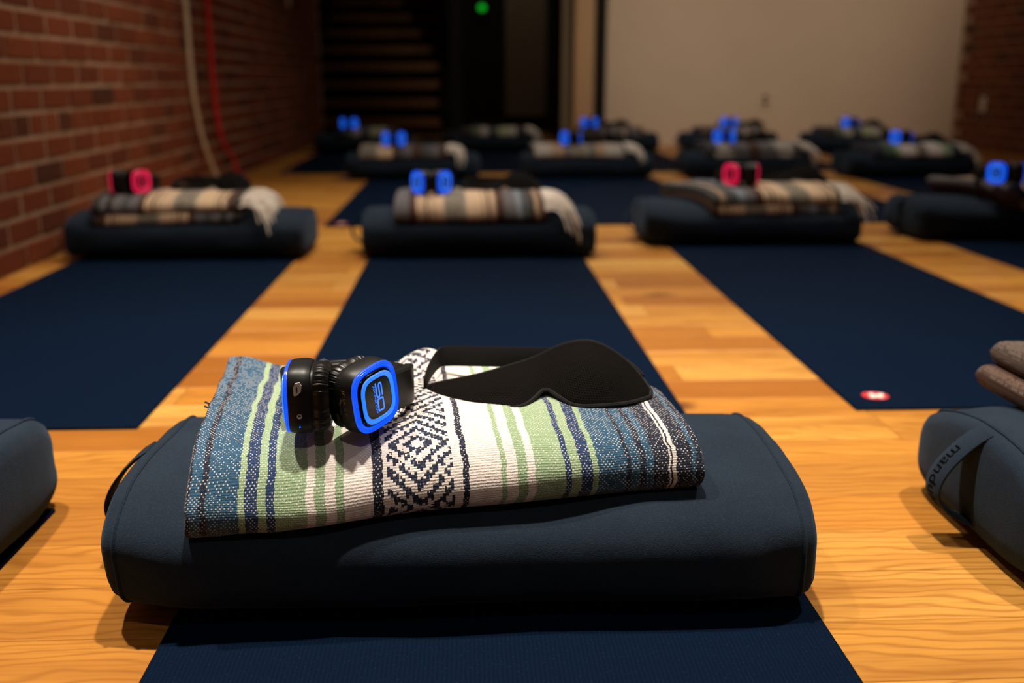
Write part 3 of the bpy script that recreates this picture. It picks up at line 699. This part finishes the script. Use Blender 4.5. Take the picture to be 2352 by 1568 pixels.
# ================================================================ EYE MASKS
def grid_mesh(name, lo, up, m, bulge, th=.006, nb=16, W=.24, Hh=.085):
    """thick curved panel between a lower and an upper edge line"""
    n = len(lo); V = []; UV = []
    for side in (0, 1):
        for i in range(n):
            a, b = Vector(lo[i]), Vector(up[i]); t = i / (n - 1)
            for j in range(nb + 1):
                f = j / nb; p = a.lerp(b, f); e = min(1, 4.5 * f * (1 - f) * 1.2) * min(1, t * 9, (1 - t) * 9)
                p = p + bulge(t, f)
                if side: p = p - Vector((0, -.3, .95)).normalized() * (th * (.15 + .85 * e))
                V.append(p); UV.append((t * W, f * Hh))
    S = n * (nb + 1); F = []
    for i in range(n - 1):
        for j in range(nb):
            a = i * (nb + 1) + j; q = (a, a + nb + 1, a + nb + 2, a + 1)
            F.append(q); F.append(tuple(S + x for x in reversed(q)))
    edge = [i * (nb + 1) for i in range(n)] + [(n - 1) * (nb + 1) + j for j in range(1, nb + 1)] + [i * (nb + 1) + nb for i in range(n - 2, -1, -1)] + [j for j in range(nb - 1, 0, -1)]
    for q in range(len(edge)):
        a, b = edge[q], edge[(q + 1) % len(edge)]; F.append((a, S + a, S + b, b))
    me = bpy.data.meshes.new(name); me.from_pydata(V, [], F); uvl = me.uv_layers.new(name='UVMap')
    for lp in me.loops: uvl.data[lp.index].uv = UV[lp.vertex_index]
    bm = bmesh.new(); bm.from_mesh(me); bmesh.ops.recalc_face_normals(bm, faces=bm.faces); bm.to_mesh(me); bm.free()
    for p in me.polygons: p.use_smooth = True
    me.materials.append(m); me.set_sharp_from_angle(angle=R(60))
    return me, [V[i] for i in edge]
def resample(pts, n):
    P = catmull(pts, 10); L = [0]
    for i in range(1, len(P)): L.append(L[-1] + (P[i] - P[i - 1]).length)
    out = []; k = 0
    for i in range(n):
        d = L[-1] * i / (n - 1)
        while k < len(L) - 2 and L[k + 1] < d: k += 1
        f = (d - L[k]) / max(1e-9, L[k + 1] - L[k]); out.append(P[k].lerp(P[k + 1], f))
    return out
def mask_meshes():
    ox, oy, oz = .075, 1.0, .188      # modelled around its resting place on the front blanket
    lo = [(-.052, 1.036, .190), (-.040, 1.012, .190), (-.012, .996, .1895), (.020, .986, .189), (.050, .986, .189), (.066, 1.000, .192), (.081, 1.015, .199), (.095, 1.004, .194), (.112, .990, .189), (.145, .990, .189), (.172, .998, .189), (.194, 1.012, .190)]
    upp = [(-.050, 1.042, .192), (-.038, 1.060, .193), (.011, 1.080, .197), (.056, 1.090, .207), (.076, 1.090, .214), (.105, 1.085, .229), (.129, 1.080, .235), (.148, 1.075, .232), (.171, 1.065, .219), (.189, 1.050, .203), (.197, 1.024, .193)]
    lo = resample(lo, 48); upp = resample(upp, 48)
    O = Vector((ox, oy, oz)); lo = [p - O for p in lo]; upp = [p - O for p in upp]
    def bulge(t, f):
        k = math.exp(-((t - .74) / .16) ** 2) * .013 + math.exp(-((t - .30) / .17) ** 2) * .010
        return Vector((0, -.45, .9)) * (k * math.sin(math.pi * min(1, f * 1.05)))
    me, edge = grid_mesh('mask_panel', lo, upp, M['mask'], bulge)
    edge = edge + [edge[0]]
    bind = MB().tube([p + Vector((0, 0, -.0012)) for p in edge], .0024, 6).mesh('edge_binding', M['maskedge'])
    sp = catmull([Vector(p) - O for p in ((-.049, 1.040, .198), (-.044, 1.075, .203), (-.036, 1.112, .2055), (-.026, 1.124, .206), (.02, 1.121, .206), (.075, 1.118, .205), (.13, 1.115, .2035), (.175, 1.09, .202), (.192, 1.045, .198))], 8)
    strap_ = MB().ribbon(sp, lambda t: (0, .25 * math.sin(math.pi * t), 1), lambda t: .012 + .012 * math.sin(math.pi * t) ** .5, .0018).mesh('head_strap', M['maskedge'])
    return me, bind, strap_
MASK = mask_meshes()
def eye_mask(label, loc, rz=0.0, sx=1.0):
    e = empty('eye_mask', loc, rz); tag(e, label, 'eye mask', 'black eye masks on the blankets'); e.scale = (sx, 1, 1)
    link('mask_panel', MASK[0], e); link('edge_binding', MASK[1], e); link('head_strap', MASK[2], e)
    return e

# ================================================================ STATIONS
# ---- front row
yoga_mat(.025, 1.19 - ML, 'navy yoga mat under the nearest bolster at the bottom of the photo')
bolster(-.005, 1.030, 'navy suede bolster in front holding the blue and green blanket', var=0, rz=R(-.3))
def bolster_top(d, sag=.005):
    d = min(abs(d) / BHY, .999)
    return MT + BHZ + BHZ * (1 - d ** BEX) ** (1 / BEX) - sag
def zs0(y): return max(bolster_top(y - 1.030), .098 if y < 1.03 else .129) + .001
def lump0(u, t):
    a = .022 * math.exp(-((u - .49) / .07) ** 2) * max(0, (t - .80) / .2)
    b = .006 * math.exp(-((u - .55) / .25) ** 2) * math.sin(math.pi * min(1, t * 1.2)) if t < .83 else 0
    c = .012 * math.exp(-((u - .03) / .08) ** 2) * max(0, (t - .6) / .4)
    d = -.012 * max(0, (u - .75) / .25) * max(0, (t - .5) / .5)
    return a + b + c + d
fb = blanket('blue, green and white striped blanket with a navy diamond band, under the nearest headphones', (-.264, .856), (.229, .906), (-.290, 1.168), (.195, 1.165), zs0, [.052], BK_FRONT, NU=200, NV=22, W=.485, lump=lump0, amp=.005, seed=2.0)
for nm, p, d, m in (('loose_thread', (.214, .955, .160), (.010, -.004, .004), 'fringe'), ('loose_thread', (-.268, 1.03, .175), (-.010, 0, .006), 'navythread')):
    b = MB(); rg = random.Random(4)
    for q in range(7):
        a = Vector(p) + Vector((rg.uniform(-.004, .0), rg.uniform(-.004, .004), rg.uniform(-.003, .003)))
        b.tube([a, a + Vector(d) * .5 + Vector((0, 0, .001)), a + Vector(d) * rg.uniform(.8, 1.3)], .0011, 4)
    o = b.build(nm, M[m], fb); o.location = -Vector(fb.location)
HPX, HPY, HPZ = -.127, .928, .188
headphones('black headphones with blue light rings and SO logo on the front blanket', (HPX, HPY, HPZ), 0, 'blue', 182, -37, (-.014, .004), (.010, .018), detail=True, s=.88, roll=9)
eye_mask('black mesh eye mask lying beside the nearest headphones', (.075, 1.0, .188))

yoga_mat(-.835, 1.165 - ML, 'navy yoga mat whose far corner shows at the left edge, nearest row')
bolster(-.862, 1.045, 'navy bolster cut off by the left edge of the photo, nearest row', var=1)
yoga_mat(.945, 1.18 - ML, 'navy yoga mat hidden below the bolster with the lettered handle')
bolster(.925, 1.04, 'navy bolster with a lettered strap handle at the right edge', var=2)
def zsr(y): return max(bolster_top(y - 1.04), .115 if y < 1.04 else .129) + .001
blanket('brown and grey tweedy blanket folded on the bolster at the right edge', (.672, 1.0), (1.14, .95), (.672, 1.215), (1.14, 1.215), zsr, [.030, .032], BK['j'], NU=80, NV=10, seed=5.0)

# ---- second row to fourth row: x centre, mat near edge y, bolster y, ...
def station(cx, my, by, mlab, blab, bolx=None, rz=0.0, var=0, bk=None, klab=None, kc=None, layers=(.03, .028), fr=0, kz=0.0, seed=1.0, hp=None, hlab=None, glow='blue', mode='both', mk=None, mklab=None, mat_=True, hs=.88, flare=0.0, skew=0.0):
    if mat_: yoga_mat(cx, my, mlab, rz * .3)
    hz = .1345 + sum(layers) - .001
    bx = cx if bolx is None else bolx
    bolster(bx, by, blab, rz=rz, var=var)
    if bk:
        zsn = lambda y: max(bolster_top(y - by), .100 if y < by else .127) + .001
        x0, x1 = kc; w = x1 - x0; yf = by - .158; ca = math.tan(kz)
        blanket(klab, (x0, yf), (x1, yf + w * ca), (x0 - .01 - ca * .25 + skew, by + .14), (x1 - .01 - ca * .25, by + .14 + w * ca), zsn, list(layers), BK[bk], NU=44, NV=8, fringe=fr, seed=seed, amp=.0045, flare=flare)
    if hp:
        a = dict(both=(-142, -38, (-.015, 0), (.015, 0)), right=(182, -37, (-.014, 0), (.010, .016)), left=(-143, -2, (-.010, .016), (.014, 0)))[mode]
        headphones(hlab, (hp[0], hp[1], hz), 0, glow, a[0], a[1], a[2], a[3], s=hs)
    if mk: eye_mask(mklab, (mk[0], mk[1], hz + .001), mk[2] if len(mk) > 2 else 0)
station(-.83, 1.465, 3.085, 'navy yoga mat beside the brick wall, second row', 'navy bolster beside the brick wall, second row', var=1,
        bk='a', klab='grey and cream striped blanket with white fringe, nearest the brick wall', kc=(-1.09, -.66), layers=(.030, .026), fr=85, seed=3.1, kz=0.02,
        hp=(-1.005, 3.04), hlab='headphones with pink light rings near the brick wall', glow='pink', mode='right', mk=(-.79, 3.11), mklab='black eye mask beside the pink headphones near the brick wall')
station(.025, 1.48, 3.085, 'navy yoga mat in the middle directly behind the front blanket', 'navy bolster in the middle of the second row', bolx=.035, var=2,
        bk='b', klab='brown, cream and grey-blue striped blanket with fringe in the middle of the second row', kc=(-.215, .235), layers=(.050,), fr=85, seed=4.4, flare=.3,
        hp=(-.108, 3.05), hlab='headphones with two blue rings in the middle of the second row', mk=(.11, 3.12), mklab='black eye mask on the brown blanket in the middle of the second row')
station(.945, 1.50, 3.265, 'navy yoga mat with a round red logo on its near corner, right of the middle', 'navy bolster under the red-lit headphones, second row right', bolx=.915, var=0, rz=R(-1.5),
        bk='c', klab='grey-blue and cream striped blanket under the red-lit headphones, second row right', kc=(.775, 1.19), layers=(.024, .030), fr=60, seed=6.2, kz=0.0, skew=-.10,
        hp=(.885, 3.21), hlab='headphones with red-pink rings in the right part of the second row', glow='pink', mode='left', mk=(1.09, 3.30), mklab='black eye mask behind the red-lit headphones, second row right')
station(1.87, 1.52, 3.34, 'navy yoga mat cut off by the right edge, second row', 'navy bolster cut off by the right edge, second row', bolx=1.83, var=1,
        bk='d', klab='dark grey striped blanket at the right edge of the second row', kc=(1.76, 2.24), layers=(.026, .030), seed=7.7, kz=-.03, skew=-.12,
        hp=(1.755, 3.20), hlab='single blue headphone ring at the right edge of the photo', mode='left')
# third row
station(-.20, 3.61, 5.46, 'navy yoga mat with a pale logo, left of the third row', 'dark navy bolster at the left of the third row', bolx=-.285, var=0,
        bk='e', klab='cream and dark striped blanket with long fringe at the left of the third row', kc=(-.56, -.10), layers=(.045,), fr=80, seed=8.1,
        hp=(-.385, 5.40), hlab='blue-lit headphones at the left of the third row', mk=(-.15, 5.48), mklab='black eye mask at the left of the third row')
station(.68, 3.62, 5.50, 'navy yoga mat second from the left in the third row', 'dark navy bolster second from the left in the third row', bolx=.65, var=1,
        bk='f', klab='pale grey blanket with fringe, second from the left in the third row', kc=(.36, .86), layers=(.045,), fr=70, seed=9.3,
        hp=(.56, 5.42), hlab='blue-lit headphones second from the left in the third row', mode='left', mk=(.74, 5.5), mklab='black eye mask second from the left in the third row')
station(1.50, 3.63, 5.56, 'navy yoga mat third from the left in the third row', 'dark navy bolster third from the left in the third row', bolx=1.54, var=2,
        bk='g', klab='grey and black blanket with fringe, third from the left in the third row', kc=(1.30, 1.82), layers=(.024, .024), fr=80, seed=10.3,
        hp=(1.41, 5.5), hlab='blue-lit headphones third from the left in the third row', mk=(1.60, 5.58), mklab='black eye mask third from the left in the third row')
station(2.40, 3.64, 5.46, 'navy yoga mat at the right of the third row', 'dark navy bolster at the right of the third row', bolx=2.40, var=0,
        bk='h', klab='green, white and navy blanket at the right of the third row', kc=(2.17, 2.66), layers=(.046,), fr=60, seed=11.3, flare=.2,
        hp=(2.355, 5.4), hlab='blue-lit headphones at the right of the third row', mode='left', mk=(2.55, 5.48), mklab='black eye mask at the right of the third row')
# fourth row
station(-.74, 5.70, 7.45, 'navy yoga mat at the far left of the last row', 'dark bolster at the far left of the last row', var=2,
        bk='i', klab='dark and cream blanket at the far left of the last row', kc=(-.93, -.50), layers=(.042,), fr=0, seed=12.3,
        hp=(-.845, 7.38), hlab='blue-lit headphones at the far left of the last row')
station(.20, 5.72, 7.5, 'navy yoga mat second from the left in the last row', 'dark bolster second from the left in the last row', var=0,
        bk='i', klab='green and cream blanket without headphones in the last row', kc=(-.03, .44), layers=(.042,), fr=50, seed=13.3,
        mk=(.16, 7.5), mklab='dark eye mask on the green blanket in the last row')
station(1.06, 5.74, 7.5, 'navy yoga mat in the middle of the last row', 'dark bolster in the middle of the last row', var=1,
        bk='j', klab='dark brown blanket in the middle of the last row', kc=(.83, 1.30), layers=(.042,), seed=14.3,
        hp=(.90, 7.42), hlab='blue-lit headphones in the middle of the last row', mk=(1.10, 7.5), mklab='dark eye mask in the middle of the last row')
station(1.95, 5.76, 7.52, 'navy yoga mat second from the right in the last row', 'dark bolster second from the right in the last row', var=2,
        bk='j', klab='dark brown blanket second from the right in the last row', kc=(1.72, 2.20), layers=(.042,), seed=15.3,
        hp=(1.94, 7.45), hlab='blue-lit headphones second from the right in the last row', mk=(2.12, 7.52), mklab='dark eye mask second from the right in the last row')
station(2.86, 5.72, 7.44, 'navy yoga mat at the right of the last row', 'dark bolster at the right of the last row', var=0,
        bk='i', klab='dark green blanket at the right of the last row', kc=(2.62, 3.10), layers=(.042,), seed=16.3,
        hp=(2.825, 7.38), hlab='blue-lit headphones at the right of the last row', mode='left', mk=(3.0, 7.46), mklab='dark eye mask at the right of the last row')
